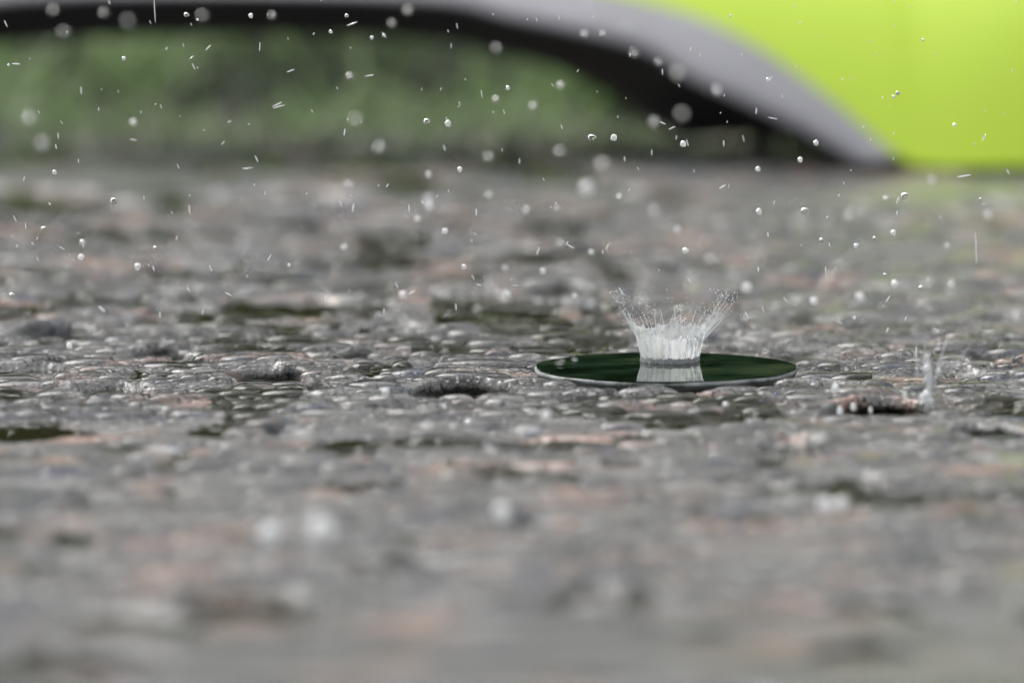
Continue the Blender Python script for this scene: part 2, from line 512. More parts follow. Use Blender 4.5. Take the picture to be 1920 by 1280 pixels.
def scatter(n, xr, yr, rfun, gap, keep):
    out, cell = [], {}
    cs = 0.008
    for _ in range(n):
        x, y, r = random.uniform(*xr), random.uniform(*yr), rfun()
        if math.hypot(x, y) < PUD_R*1.04 + r or pit_block(x, y) or hollow_block(x, y): continue
        ci, cj = int(math.floor(x/cs)), int(math.floor(y/cs))
        ok = True
        for i in (ci-1, ci, ci+1):
            for j in (cj-1, cj, cj+1):
                for (a, b, c) in cell.get((i, j), ()):
                    if math.hypot(a-x, b-y) < (c+r)*gap: ok = False
        if not ok: continue
        cell.setdefault((ci, cj), []).append((x, y, r)); out.append((x, y, r))
    return out
big = scatter(2400, (-0.165, 0.092), (-0.085, 0.115), lambda: random.choice((random.uniform(.0016, .0032), random.uniform(.0028, .0056))), 0.86, True)
big.sort(key=lambda b: -b[2])
indiv, rest = big[:290], big[290:]
protos = []
for k in range(9):
    V, Fc = bead_verts(k, 28)
    me = bpy.data.meshes.new('water_bead')
    me.from_pydata(V.tolist(), [], [tuple(dict.fromkeys(f)) for f in Fc.tolist()])
    me.polygons.foreach_set('use_smooth', np.ones(len(me.polygons), dtype=bool))
    me.materials.append(CLEAR)
    protos.append(me)
ib = np.array(indiv)
hz = height(ib[:, 0].copy(), ib[:, 1].copy())
for k, (x, y, r) in enumerate(indiv):
    o = bpy.data.objects.new('water_bead', protos[k % 9])
    col.objects.link(o)
    o.location = (x, y, hz[k] + 0.00005)
    o.rotation_euler = (0, 0, random.gauss(0, 0.3))
    o.scale = (r*random.uniform(1.2, 1.75), r*0.95, (0.0013+0.17*r)/0.36*random.uniform(0.6, 1.15))
    tag(o, 'clear domed bead of rainwater lying on the wet stone', 'water bead', 'large water beads on the stone')
small = rest + scatter(15000, (-0.17, 0.096), (-0.10, 0.13), lambda: random.uniform(.0004, .0021)**1.0 if random.random() < .5 else random.uniform(.0004, .0011), 0.8, True)
small += scatter(1500, (-0.19, 0.14), (0.13, 0.45), lambda: random.uniform(.0018, .0055), 0.9, True)
small += scatter(900, (-0.14, 0.10), (-0.40, -0.10), lambda: random.uniform(.0018, .005), 0.9, True)
sb = np.array(small)
shz = height(sb[:, 0].copy(), sb[:, 1].copy())
pv = [bead_verts(100+k, 12) for k in range(6)]
VV, FF, off = [], [], 0
for k, (x, y, r) in enumerate(small):
    V, Fc = pv[k % 6]
    hsc = r*random.uniform(0.7, 1.3)
    VV.append(V*np.array([r*1.35, r, hsc]) + np.array([x, y, shz[k]]))
    FF.append(Fc+off); off += len(V)
VV, FF = np.concatenate(VV), np.concatenate(FF)
me = bpy.data.meshes.new('fine_water_beads')
tri = FF[:, 2] == FF[:, 3]
quads, tris = FF[~tri], FF[tri][:, :3]
loops = np.concatenate([quads.ravel(), tris.ravel()]).astype(np.int32)
starts = np.concatenate([np.arange(len(quads))*4, len(quads)*4 + np.arange(len(tris))*3]).astype(np.int32)
me.vertices.add(len(VV)); me.vertices.foreach_set('co', VV.astype(np.float32).ravel())
me.loops.add(len(loops)); me.loops.foreach_set('vertex_index', loops)
me.polygons.add(len(starts)); me.polygons.foreach_set('loop_start', starts)
me.update(calc_edges=True)
me.polygons.foreach_set('use_smooth', np.ones(len(me.polygons), dtype=bool))
me.materials.append(CLEAR)
fb = bpy.data.objects.new('fine_water_beads', me)
col.objects.link(fb)
tag(fb, 'countless fine beads of rainwater covering the wet stone', 'water beads', kind='stuff')

# ------------------------------------------------------------------ splash crowns
def tube(pts, radii, seg=5):
    pts = [Vector(p) for p in pts]
    V, Fc = [], []
    for k, p in enumerate(pts):
        d = (pts[min(k+1, len(pts)-1)] - pts[max(k-1, 0)]).normalized()
        a = d.orthogonal().normalized(); b = d.cross(a)
        for i in range(seg):
            t = 2*math.pi*i/seg
            V.append(p + (a*math.cos(t) + b*math.sin(t))*radii[k])
    for k in range(len(pts)-1):
        for i in range(seg):
            j = (i+1) % seg
            Fc.append((k*seg+i, k*seg+j, (k+1)*seg+j, (k+1)*seg+i))
    Fc.append(tuple(range(seg))[::-1]); Fc.append(tuple((len(pts)-1)*seg+i for i in range(seg)))
    return V, Fc
def ball(c, r, st=(1, 1, 1), seg=8, rings=6):
    V, Fc = [], []
    for k in range(rings+1):
        t = math.pi*k/rings
        for i in range(seg):
            a = 2*math.pi*i/seg
            V.append((c[0]+r*st[0]*math.sin(t)*math.cos(a), c[1]+r*st[1]*math.sin(t)*math.sin(a), c[2]+r*st[2]*math.cos(t)))
    for k in range(rings):
        for i in range(seg):
            j = (i+1) % seg
            Fc.append((k*seg+i, k*seg+j, (k+1)*seg+j, (k+1)*seg+i))
    return V, Fc
def join(parts):
    V, Fc = [], []
    for (v, f) in parts:
        o = len(V)
        V += [tuple(x) for x in v]
        Fc += [tuple(i+o for i in q) for q in f]
    return V, Fc

def main_crown():
    base = Vector(((1256-1247)*S, 0, 0))
    g = on_ground(1256, 676, PTOP)
    root = empty('water_splash', (g.x, g.y, PTOP))
    tag(root, 'white crown shaped splash rising from the round dark green puddle', 'splash')
    rb, rt, H = 53*S, 65*S, 57*S
    seg, nz = 160, 18
    rr_ = random.Random(3)
    spk = [(rr_.uniform(0, 6.28), rr_.uniform(0.05, 0.16), rr_.uniform(0.07, .16)) for _ in range(22)]
    def top(a):
        t = 0.98 + 0.09*math.sin(a-.6) + 0.06*math.sin(2*a+.6) + 0.05*math.sin(5*a)
        for (s, w_, h_) in spk:
            dlt = abs((a-s+math.pi) % (2*math.pi) - math.pi)
            t += h_*max(0, 1-dlt/w_)**1.5
        return t
    def rad(v):
        return rb + (rt-rb)*(0.25*v + 0.75*v**1.25)
    V, Fc = [], []
    for k in range(nz+1):
        for i in range(seg):
            a = 2*math.pi*i/seg
            v = k/nz*top(a)
            r = rad(v)*(1 + v*(0.05*math.sin(2*a+1.3) + 0.035*math.sin(5*a+.4)) + 0.012*math.sin(9*a+2*v) + 0.014*math.sin(17*a+5*v) + 0.008*math.sin(31*a))
            V.append((r*math.cos(a), r*math.sin(a), v*H))
    for k in range(nz):
        for i in range(seg):
            j = (i+1) % seg
            Fc.append((k*seg+i, k*seg+j, (k+1)*seg+j, (k+1)*seg+i))
    mesh_np('wall', V, Fc, SHEET, root)
    # knotted rim along the wall's upper edge
    pts, rad_ = [], []
    for i in range(seg*2+1):
        a = 2*math.pi*i/(seg*2)
        v = top(a); r = rad(v)
        pts.append((r*math.cos(a), r*math.sin(a), v*H)); rad_.append(0.00011 + 0.00009*abs(math.sin(13*a+1))*rr_.random())
    mesh_np('rim', *tube(pts, rad_, 6), WHITENED, root)
    # churned ring where the wall leaves the puddle
    V, Fc = [], []
    sg = 220
    for k in range(9):
        t = k/8*math.pi
        for i in range(sg):
            a = 2*math.pi*i/sg
            nz_ = rr_.uniform(-1, 1)*0.00016
            rr2 = rb + 0.0004*math.cos(t) + nz_
            V.append((rr2*math.cos(a), rr2*math.sin(a), -0.0002 + 0.0015*math.sin(t) + rr_.uniform(-1, 1)*0.00022*math.sin(t)))
    for k in range(8):
        for i in range(sg):
            j = (i+1) % sg
            Fc.append((k*sg+i, k*sg+j, (k+1)*sg+j, (k+1)*sg+i))
    mesh_np('base_ring', V, Fc, CHURN, root)
    # jets
    def jet(a, v0, ln, lean, r0, parent, name='jet'):
        r = rad(v0)
        p = Vector((r*math.cos(a), r*math.sin(a), v0*H))
        d = Vector((math.cos(a)*lean, math.sin(a)*lean, 1)).normalized()
        sd_ = Vector((-math.sin(a), math.cos(a), 0))
        n = 16
        pts, ra = [], []
        c1, c2, ph = rr_.uniform(-.10, .10), rr_.uniform(-.04, .10), rr_.uniform(0, 6)
        for k in range(n+1):
            t = k/n
            q = p + d*(ln*t) + sd_*(ln*(c1*t*t + 0.012*math.sin(9*t+ph))) + Vector((0, 0, -ln*c2*t*t))
            pts.append(q)
            ra.append(max(0.00003, r0*(1-0.75*t)*(0.7+0.6*rr_.random())))
        parts = [tube(pts, ra, 5)]
        for _ in range(rr_.randint(1, 4)):                  # beads along the thread and at its tip
            k = rr_.randint(4, n)
            parts.append(ball(pts[k], r0*rr_.uniform(.8, 1.3), (1, 1, 1.3), 6, 5))
        q = pts[-1] + d*rr_.uniform(.0003, .0012)
        parts.append(ball(q, r0*rr_.uniform(.5, 1.0), (1, 1, 1.6), 6, 5))
        mesh_np(name, *join(parts), WHITENED, parent)
    for _ in range(44):                                     # right fan, longest
        a = rr_.gauss(0.0, 0.55)
        jet(a, rr_.uniform(0.55, 1.0), rr_.choice((rr_.uniform(.002, .006), rr_.uniform(.004, .0125)))*math.cos(a*0.8), rr_.uniform(0.55, 1.15), rr_.uniform(.00004, .00010), root)
    for _ in range(26):                                     # left fan
        a = math.pi + rr_.gauss(0.0, 0.5)
        jet(a, rr_.uniform(0.7, 1.0), rr_.choice((rr_.uniform(.002, .005), rr_.uniform(.003, .0085))), rr_.uniform(0.3, 0.75), rr_.uniform(.00004, .00009), root)
    for a in [math.pi*q for q in (0.3, .38, .45, .55, .62, .7, 1.25, 1.33, 1.42, 1.5, 1.56, 1.63, 1.7, 1.78)]:
        jet(a+rr_.uniform(-.05, .05), top(a)*0.97, rr_.uniform(.0015, .0055), rr_.uniform(0.2, 0.6), rr_.uniform(.00008, .00014), root)
    # ribs running down the wall, a single fine network
    parts = []
    for _ in range(60):
        a = rr_.choice((rr_.uniform(0, 6.28), rr_.gauss(-0.5, 0.4), rr_.gauss(-0.5, 0.4)))
        v1, v0 = rr_.uniform(.6, 1.05), rr_.uniform(.1, .6)
        pts = []
        for k in range(9):
            v = v0+(v1-v0)*k/8
            aa = a + rr_.uniform(-.012, .012) + 0.1*(v-v0)*rr_.uniform(-1, 1)
            pts.append((rad(v)*1.012*math.cos(aa), rad(v)*1.012*math.sin(aa), v*H))
        parts.append(tube(pts, [rr_.uniform(.00004, .00011) for _ in pts], 5))
    o = mesh_np('water_threads', *join(parts), WHITENED, root); o['kind'] = 'stuff'
    # finest spray thrown out past the jets
    parts = []
    for _ in range(420):
        a = rr_.choice((rr_.gauss(0, .5), rr_.gauss(0, .5), rr_.gauss(math.pi, .5), rr_.uniform(0, 6.28)))
        t = rr_.uniform(0.0, 0.0125)
        ln = rr_.uniform(.5, 1.1) if abs(a) < 1.4 else rr_.uniform(.4, .7)
        c = Vector((math.cos(a)*(rt+t*ln*0.75), math.sin(a)*(rt+t*ln*.75), H*rr_.uniform(.8, 1.0)+t*.8))
        parts.append(ball(c, rr_.uniform(.00004, .00012), (1, 1, rr_.uniform(1, 2.5)), 5, 4))
    o = mesh_np('spray', *join(parts), WHITENED, root); o['kind'] = 'stuff'
main_crown()

def side_splash():
    g = on_ground(1740, 768)
    root = empty('water_splash', (g.x, g.y, 0.0))
    tag(root, 'small blurred white splash at the right beside a dark pit', 'splash')
    rr_ = random.Random(9)
    k = S*0.965
    def P(px, py, dy=0.0): return Vector(((px-1740)*k, dy, (768-py)*k))
    body = []
    pts = [P(1738, 772), P(1739, 752), P(1743, 735), P(1742, 715), P(1738, 695), P(1739, 678), P(1734, 660)]
    body.append(tube(pts, [.0008, .0005, .0006, .0006, .0009, .0006, .0002], 10))
    mesh_np('column', *join(body), WHITENED, root)
    for (px, py, r) in ((1734, 758, .0013), (1737, 740, .0010), (1738, 690, .0009), (1741, 705, .0008), (1760, 694, .0006), (1730, 745, .0008), (1748, 722, .0007), (1744, 752, .0009), (1752, 708, .0004), (1733, 712, .0004), (1768, 680, .0003), (1739, 668, .0005), (1728, 690, .0003)):
        mesh_np('blob', *ball(P(px, py, rr_.uniform(-.001, .001)), r, (1, 1, 1.25), 12, 8), CLEAR if py > 755 else WHITENED, root)
    for (x0, y0, x1, y1, r) in ((1742, 735, 1776, 632, .00030), (1775, 705, 1826, 634, .00012), (1738, 690, 1733, 645, .0003), (1740, 690, 1742, 655, .0004),
                                (1745, 735, 1768, 668, .00022), (1738, 700, 1726, 655, .0002), (1718, 640, 1718, 690, .0001), (1740, 740, 1757, 690, .0003)):
        n = 10
        a, b = P(x0, y0), P(x1, y1)
        pts = [a.lerp(b, t/n) + Vector((0, rr_.uniform(-.0004, .0004), 0)) for t in range(n+1)]
        mesh_np('jet', *tube(pts, [r*(1-.6*t/n)*rr_.uniform(.6, 1.3) for t in range(n+1)], 6), VEIL, root)
side_splash()

# ------------------------------------------------------------------ rain in the air
def drop_mesh(name, st, mat, wob=0.0, seed=0):
    V, Fc = ball((0, 0, 0), 1, st, 20, 14)
    if wob:
        r_ = random.Random(seed); a = [r_.uniform(0, 6.28) for _ in range(4)]
        V = [(v[0]*(1+wob*math.sin(2*v[2]+a[0])), v[1], v[2]*(1+wob*math.sin(2.3*v[0]+a[1])) ) for v in V]
    me = bpy.data.meshes.new(name)
    me.from_pydata([tuple(v) for v in V], [], [tuple(f) for f in Fc])
    me.polygons.foreach_set('use_smooth', np.ones(len(me.polygons), dtype=bool))
    me.materials.append(mat)
    return me
DROP = [drop_mesh('raindrop', (1, 1, 1), CLEAR), drop_mesh('raindrop', (1, 1, 1.2), VEIL, 0.12, 2), drop_mesh('raindrop', (1, 1, 1.1), VEIL, 0.12, 5), drop_mesh('raindrop', (1.15, 1, .95), CLEAR, 0.1, 3)]
BRIGHT = drop_mesh('raindrop', (1, 1, 1.05), WHITENED, 0.06, 4)  # white of the refracted sky painted into the bright drops
STREAK = drop_mesh('rain_streak', (1, 1, 1), WHITENED)  # sky highlight painted in as diffuse white
APER = cd.lens/1000/cd.dof.aperture_fstop
def drop(px, py, diam, bright=0, label=None, cls=None, front=None):
    """a round drop whose blurred disc is about diam photo pixels across"""
    core = min(diam, 10 + (0.45 if py > 900 else 0.35)*max(diam-10, 0) if bright else (8 + (0.07 if py < 130 else 0.15)*max(diam-8, 0)) if diam > 16 else diam*(0.55 if py < 150 else 0.8))
    c = max(diam-core*0.75, 0)*S if diam > 16 else random.uniform(0, 3)*S
    q = c/APER                                              # |d-D|/d
    dn, df = D/(1+q), D/(1-q)
    if front is None: front = random.random() < 0.5
    d = dn if front else df
    p = at_depth(px, py, d)
    if p.z < 0.004: d = dn; p = at_depth(px, py, d)
    r = core*S*0.5*d/D
    if p.z < r*1.2:                                         # would touch the ground: bring it nearer
        dd = d
        while p.z < r*1.3 and dd > 1.2:
            dd -= 0.01; p = at_depth(px, py, dd)
    o = bpy.data.objects.new('raindrop', BRIGHT if bright else random.choice(DROP))
    col.objects.link(o)
    o.location = p; o.scale = (r, r, r); o.rotation_euler = (random.uniform(-.5, .5), random.uniform(-.6, .6), 0)
    if cls is None: cls = 0 if diam <= 16 else 1
    lab = ('small sharp raindrop hanging in the air', 'pale blurred disc of an out of focus raindrop')[cls]
    grp = ('small sharp raindrops in the air', 'blurred raindrops in the air')[cls]
    if label: tag(o, label, 'raindrop')
    else: tag(o, lab, 'raindrop', grp)
    return o
NAMED = [(1400, 539, 27, 1, 'bright white drop at the upper right tip of the splash crown'),
         (1024, 778, 32, 1, 'bright white drop below the left front edge of the round puddle'),
         (78, 270, 42, 0, 'large pale blurred drop at the far left above the ground'),
         (777, 833, 18, 0, 'small ring shaped drop low over the foreground stone'),
         (1278, 214, 44, 0, 'large pale blurred drop before the dark opening under the umbrella'),
         (1100, 353, 46, 1, 'brightest of the large blurred discs above the splash crown'),
         (505, 1000, 66, 1, 'left of two big white blurred drops in the lower left foreground'),
         (602, 990, 84, 1, 'right of two big white blurred drops in the lower left foreground'),
         (940, 958, 48, 1, 'big white blurred drop in the centre foreground'),
         (1548, 945, 46, 1, 'big bright white blurred drop in the right foreground'),
         (1578, 944, 36, 1, 'blurred drop touching the right side of the brightest foreground drop'),
         (1487, 943, 28, 0, 'smaller blurred drop left of the brightest foreground drop'),
         (722, 733, 20, 1, 'white drop in front of the dark pit left of the puddle'),
         (130, 648, 13, 1, 'small white drop low over the beaded stone at far left'),
         (152, 482, 16, 1, 'bright sharp drop over the left ground'),
         (834, 433, 14, 1, 'bright oval drop above the stone left of centre'),
         (1526, 564, 20, 1, 'white round drop right of the splash crown'),
         (1612, 557, 24, 1, 'white pear shaped drop farther right of the splash crown'),
         (1678, 532, 17, 1, 'small white drop at the right high above the pit'),
         (755, 552, 20, 1, 'round white drop with a short tail left of centre'),
         (950, 552, 20, 1, 'round white drop between the tailed drop and the splash'),
         (1530, 268, 12, 0, 'drop against the black opening beside the grey umbrella edging')]
for (px, py, dm, br, lab) in NAMED:
    drop(px, py, dm, br, lab)
DISCS = [(100, 20, 32), (195, 25, 30), (240, 40, 42), (350, 28, 16), (370, 37, 9), (232, 110, 13), (16, 122, 9), (55, 222, 36), (667, 226, 40),
         (712, 277, 34), (657, 144, 20), (720, 67, 14), (765, 20, 30), (930, 187, 20), (697, 71, 12), (840, 232, 15), (800, 228, 15), (952, 165, 10),
         (804, 328, 19), (862, 318, 12), (805, 386, 28), (917, 368, 24), (785, 413, 21), (213, 377, 16), (102, 323, 11), (1102, 6, 32), (1095, 65, 22),
         (1170, 53, 44), (1130, 65, 20), (1270, 137, 44), (1226, 229, 32), (1000, 200, 24), (1050, 160, 22), (1050, 285, 32), (1130, 308, 40),
         (1235, 115, 22), (1110, 258, 16), (1151, 258, 16), (1281, 270, 15), (1421, 317, 13), (1683, 175, 10), (1675, 182, 8), (1696, 367, 16),
         (1423, 397, 14), (1163, 370, 18), (1225, 395, 34), (985, 395, 22), (1044, 390, 18), (1050, 455, 24), (1110, 475, 20), (1270, 430, 22),
         (870, 500, 13), (1018, 509, 17), (947, 502, 20), (1728, 540, 12), (1660, 515, 8), (1602, 596, 8), (1540, 450, 10), (1605, 461, 12),
         (1640, 447, 10), (1776, 460, 17), (1508, 395, 15), (1675, 437, 12), (1838, 373, 6), (258, 500, 15), (82, 428, 10), (292, 465, 9),
         (23, 553, 12), (542, 497, 8), (647, 465, 20), (850, 800, 22), (878, 790, 16), (804, 800, 26), (15, 975, 52), (1345, 170, 30), (1190, 100, 26),
         (380, 30, 34), (120, 60, 36), (510, 30, 24), (650, 30, 14), (735, 45, 26), (930, 90, 30), (330, 740, 10), (620, 60, 12), (1440, 150, 9), (1730, 75, 9),
         (1370, 30, 9), (470, 30, 16), (1500, 300, 12), (250, 230, 20), (1360, 760, 14), (1212, 815, 12), (1524, 788, 8), (1640, 975, 24), (1900, 1120, 50),
         (330, 1190, 60), (1790, 235, 8), (1285, 470, 16)]
for _ in range(12): DISCS.append((random.uniform(0, 1920), random.uniform(230, 570), random.uniform(16, 34)))
for (px, py, dm) in DISCS: drop(px, py, dm)
PITDROPS = [(1575, 772, 13), (1600, 763, 12), (1632, 769, 8), (1697, 740, 10), (1566, 728, 14)]
for (px, py, dm) in PITDROPS:
    p = at_depth(px, py, 2.03)
    o = bpy.data.objects.new('splash_drop', BRIGHT); col.objects.link(o)
    o.location = p; o.scale = (dm*S*.42, dm*S*.42, dm*S*random.uniform(.45, .8)); o.rotation_euler = (0, random.uniform(-.2, .4), 0)
    tag(o, 'white splash drop thrown up in front of the dark pit at right', 'drop', 'splash drops before the dark pit')

STREAKS = [(11, 45, 14, 25), (290, 20, 46, 3), (487, 88, 17, -5), (660, 45, 22, -70), (720, 66, 14, 35), (857, 49, 11, 10), (846, 86, 10, 0), (545, 133, 16, -70), (692, 142, 17, -80),
           (523, 200, 24, -75), (520, 196, 20, -65), (646, 248, 14, -8), (903, 176, 16, 8), (945, 210, 10, 20), (833, 277, 12, 15), (481, 298, 14, 25), (467, 315, 15, -85),
           (109, 255, 12, 3), (105, 275, 10, 12), (390, 90, 14, -45), (363, 125, 14, 25), (359, 108, 10, -50), (302, 200, 9, 15), (185, 205, 8, 3), (152, 170, 15, 3), (430, 228, 8, -70),
           (418, 268, 10, -40), (334, 312, 11, 25), (460, 316, 12, 85), (497, 362, 8, 0), (639, 382, 12, 25), (355, 392, 16, 2), (662, 390, 17, -10), (767, 390, 14, 3),
           (893, 398, 14, 0), (974, 302, 11, -5), (1171, 298, 10, 3), (1222, 286, 12, -2), (1289, 268, 14, 15), (1357, 269, 12, 3), (1394, 260, 14, 14), (1418, 208, 12, -5),
           (1449, 222, 18, 80), (1260, 240, 14, -65), (1243, 231, 12, 65), (1053, 238, 10, 20), (1268, 258, 9, -8), (1242, 135, 12, 3), (1355, 350, 14, -60), (1282, 600, 14, -40),
           (1009, 470, 15, -20), (1070, 462, 15, 60), (1139, 462, 13, -25), (1130, 472, 9, 2), (966, 535, 12, 80), (898, 534, 10, 75), (887, 520, 11, 30), (855, 575, 13, 5),
           (744, 535, 12, 30), (772, 548, 14, -60), (720, 583, 12, 0), (505, 483, 14, -30), (395, 503, 13, 20), (190, 580, 18, 45), (192, 578, 16, 48), (428, 551, 14, 60), (353, 542, 10, 25),
           (610, 562, 12, 10), (1165, 546, 18, 35), (1292, 525, 14, 30), (1400, 590, 14, 25), (1431, 580, 12, 20), (1473, 562, 14, 40), (1575, 604, 14, 60), (1665, 560, 14, -35),
           (1698, 597, 9, -20), (1740, 524, 9, 0), (1548, 505, 11, 3), (1422, 505, 10, 3), (1830, 465, 60, 3), (1808, 330, 26, -80), (1890, 322, 12, 30), (1845, 258, 14, -25), (1440, 440, 10, 3),
           (1755, 618, 14, 60), (1604, 690, 9, 10), (1718, 660, 22, 2), (1664, 618, 10, -20), (30, 120, 16, 86), (1683, 375, 14, -20), (1682, 400, 10, 2), (250, 262, 14, 80),
           (45, 335, 10, -15), (28, 410, 14, 22), (48, 423, 12, 5), (116, 465, 12, 60), (156, 458, 13, 2), (288, 503, 10, 15), (300, 590, 12, 0), (380, 585, 10, -15), (1490, 12, 9, 0), (205, 5, 9, 20)]
DS = list(STREAKS)
for _ in range(120):
    px, py = random.uniform(0, 1920), random.uniform(0, 640)*random.uniform(.55, 1)
    DS.append((px, py, random.uniform(3, 9), random.uniform(-40, 40)))
for (px, py, ln, ang) in DS:
    d = D + random.uniform(-.035, .035)
    p = at_depth(px, py, d)
    o = bpy.data.objects.new('rain_streak' if ln > 9 else 'spray_drop', STREAK); col.objects.link(o)
    wd = (1.15 if ln > 9 else 0.85)*random.uniform(.75, 1.25)*S
    o.location = p; o.scale = (wd, wd, max(ln*0.5*S, wd)); o.rotation_euler = (0, R(ang)*-1, 0)
    if ln > 9: tag(o, 'thin bright needle of flung rainwater in the air', 'water streak', 'thin needles of rainwater in the air')
    else: tag(o, 'tiny white speck of spray in the air', 'spray drop', 'tiny specks of spray in the air')

# ------------------------------------------------------------------ lime green umbrella lying behind
UD = (on_ground(1660, 325)-CAM).dot(F)
Lc = [(-760, 300), (-620, 150), (-380, 40), (0, -40), (450, -56), (900, -52), (1040, -34), (1165, -8), (1300, 30), (1415, 85), (1530, 165), (1612, 232), (1682, 292), (1745, 314), (1920, 322), (2300, 322), (2800, 315), (3300, 300), (3650, 280), (3800, 262)]
Gc = [(-700, 310), (-560, 180), (-340, 75), (0, 4), (450, -8), (820, 4), (950, 32), (1090, 62), (1210, 95), (1300, 150), (1400, 195), (1500, 243), (1605, 303)]
Bc = [(-640, 330), (-520, 230), (-340, 140), (0, 80), (450, 62), (800, 72), (930, 98), (1040, 125), (1130, 170), (1195, 210), (1245, 240), (1275, 262), (1300, 288)]
UH, US = 0.056, 0.070                                       # height and run of the canopy's front slope
def lean(z):
    u = 0.0
    for _ in range(30):                                     # invert z = UH*(u/2 + sin(u*pi/2)/2)
        u += (z/UH - (0.5*u+0.5*math.sin(u*math.pi/2)))*0.5
        u = min(max(u, 0.0), 1.0)
    return u
def on_sheet(px, py, extra=0.0):
    z, p = 0.02, None
    for _ in range(25):
        p = at_depth(px, py, UD + US*lean(min(max(z, 0), UH*0.97)) + extra)
        z = p.z
    p.z = min(max(p.z, 0.002), UH*0.97)
    return p
Lw = [on_sheet(px, py) for (px, py) in Lc]
Gw = [on_sheet(px, py, -0.001) for (px, py) in Gc]
Bw = [at_depth(px, py, max((g-CAM).dot(F)+0.035, UD+US+0.024)) for (px, py), g in zip(Bc, Gw)]
for v in Bw: v.z = max(v.z, 0.003)
Y0 = at_depth(1700, 315, UD).y
for i in range(13, len(Lw)): Bw.append(Vector((Lw[i].x-0.008, (0.665, 0.69, 0.74, 0.78, 0.74, 0.66, 0.60)[i-13], 0.003)))
RH = {0: .008, 1: .033, 2: .050, 14: .062, 15: .085, 16: .100, 17: .080, 18: .045, 19: .006}    # the dome rises towards the tip, right of the frame
Rw = [Vector((v.x, Y0+US*(1 if i < 15 else (1.1, 1.2, 1.0, .7, .4)[i-15]), RH.get(i, UH))) for i, v in enumerate(Lw)]
def catmull(P, n=8):
    out = []
    for i in range(len(P)-1):
        a, b, c, d = P[max(i-1, 0)], P[i], P[i+1], P[min(i+2, len(P)-1)]
        for k in range(n):
            t = k/n
            out.append(0.5*((2*b) + (c-a)*t + (2*a-5*b+4*c-d)*t*t + (3*b-a-3*c+d)*t**3))
    out.append(P[-1].copy())
    return out
def loft(rows):
    nx = len(rows[0])
    V = [tuple(p) for r in rows for p in r]
    return V, grid_faces(nx, len(rows))
Ls, Rs, Bs = catmull(Lw), catmull(Rw), catmull(Bw)
Gs, Ls13, Bs13 = catmull(Gw), catmull(Lw[:13]), catmull(Bw[:13])
umb = empty('umbrella', (Lw[12].x, Lw[12].y, 0))
tag(umb, 'lime green umbrella with pale grey edging resting on the wet ground behind', 'umbrella')
def child(o, root):
    o.parent = root
    o.matrix_parent_inverse = root.matrix_world.inverted() if False else o.matrix_parent_inverse
    me = o.data
    off = root.location
    for v in me.vertices: v.co -= off
    return o
rows = []
for k in range(13):                                         # over the ridge: front edge, up, over, down to the back edge
    t = k/12
    row = []
    for l, r, b in zip(Ls, Rs, Bs):
        if t <= 0.6:
            u0 = lean(l.z)
            u = u0 + (1-u0)*t/0.6
            row.append(Vector((l.x, l.y + (r.y-Y0)*(u-u0), max(l.z, r.z*(0.5*u+0.5*math.sin(u*math.pi/2))))))
        else:
            u = (t-0.6)/0.4*math.pi/2
            row.append(Vector((r.x+(b.x-r.x)*math.sin(u), r.y+(b.y-r.y)*math.sin(u), b.z+(r.z-b.z)*math.cos(u))))
    rows.append(row)
V, Fc = loft(rows)
o = child(mesh_np('canopy', V, Fc, LIME), umb)
rows = []
for k in range(7):
    t = k/6
    rows.append([l.lerp(g, t) + Vector((0, -0.004*math.sin(math.pi*t) - 0.0015, 0)) for l, g in zip(Ls13, Gs)])
for k in range(7):
    t = 1-k/6
    rows.append([l.lerp(g, t) + Vector((0, 0.002, 0)) for l, g in zip(Ls13, Gs)])
rows.append(rows[0])
V, Fc = loft(rows)
child(mesh_np('edging', V, Fc, TRIM), umb)
rows = []
for k in range(9):
    t = k/8
    rows.append([g.lerp(b, t) + Vector((0, 0.003*(1-t), 0.001*(1-t)+0.004*math.sin(math.pi*t))) for g, b in zip(Gs, Bs13)])
V, Fc = loft(rows)
o = child(mesh_np('lining', V, Fc, LINING), umb)
md = o.modifiers.new('lining_thickness', 'SOLIDIFY'); md.thickness = 0.001
# rounded tip on the canopy's ridge, out of frame to the right
tp = Rw[16] + Vector((0, 0, 0.004))
V, Fc = tube([tp+Vector((0, .01, -.01)), tp+Vector((0, .012, .02)), tp+Vector((0, .012, .035)), tp+Vector((0, .012, .038))], [.004, .004, .003, .0005], 12)
child(mesh_np('tip', [tuple(v) for v in V], Fc, TRIM), umb)

# ------------------------------------------------------------------ greenery behind
def leaf_cloud(name, pts, dirs, length, width, cols, mat, parent=None):
    """one folded leaf blade (4 quads) per point"""
    n = len(pts)
    dirs = dirs/np.linalg.norm(dirs, axis=1, keepdims=True)
    side = np.cross(dirs, rng.normal(size=(n, 3))); side /= np.linalg.norm(side, axis=1, keepdims=True)
    up = np.cross(side, dirs)
    L, W = length[:, None], width[:, None]
    st = [(0, .25), (.35, 1), (.7, .75), (1, .05)]
    VV = []
    for (t, wd) in st:
        c = pts + dirs*L*t + up*(L*-0.18*t*t)
        VV += [c - side*W*wd*.5 + up*W*.15*wd, c + side*W*wd*.5 + up*W*.15*wd]
    V = np.stack(VV, 1).reshape(-1, 3)
    base = np.arange(n)[:, None]*8
    Fc = np.concatenate([base + np.array([[2*k, 2*k+1, 2*k+3, 2*k+2]]) for k in range(3)], 0)
    o = mesh_np(name, V, Fc, mat, parent)
    at = o.data.color_attributes.new('leaf_colour', 'FLOAT_COLOR', 'POINT')
    cc = np.repeat(np.concatenate([cols, np.ones((n, 1))], 1), 8, 0).astype(np.float32)
    at.data.foreach_set('color', cc.ravel())
    return o
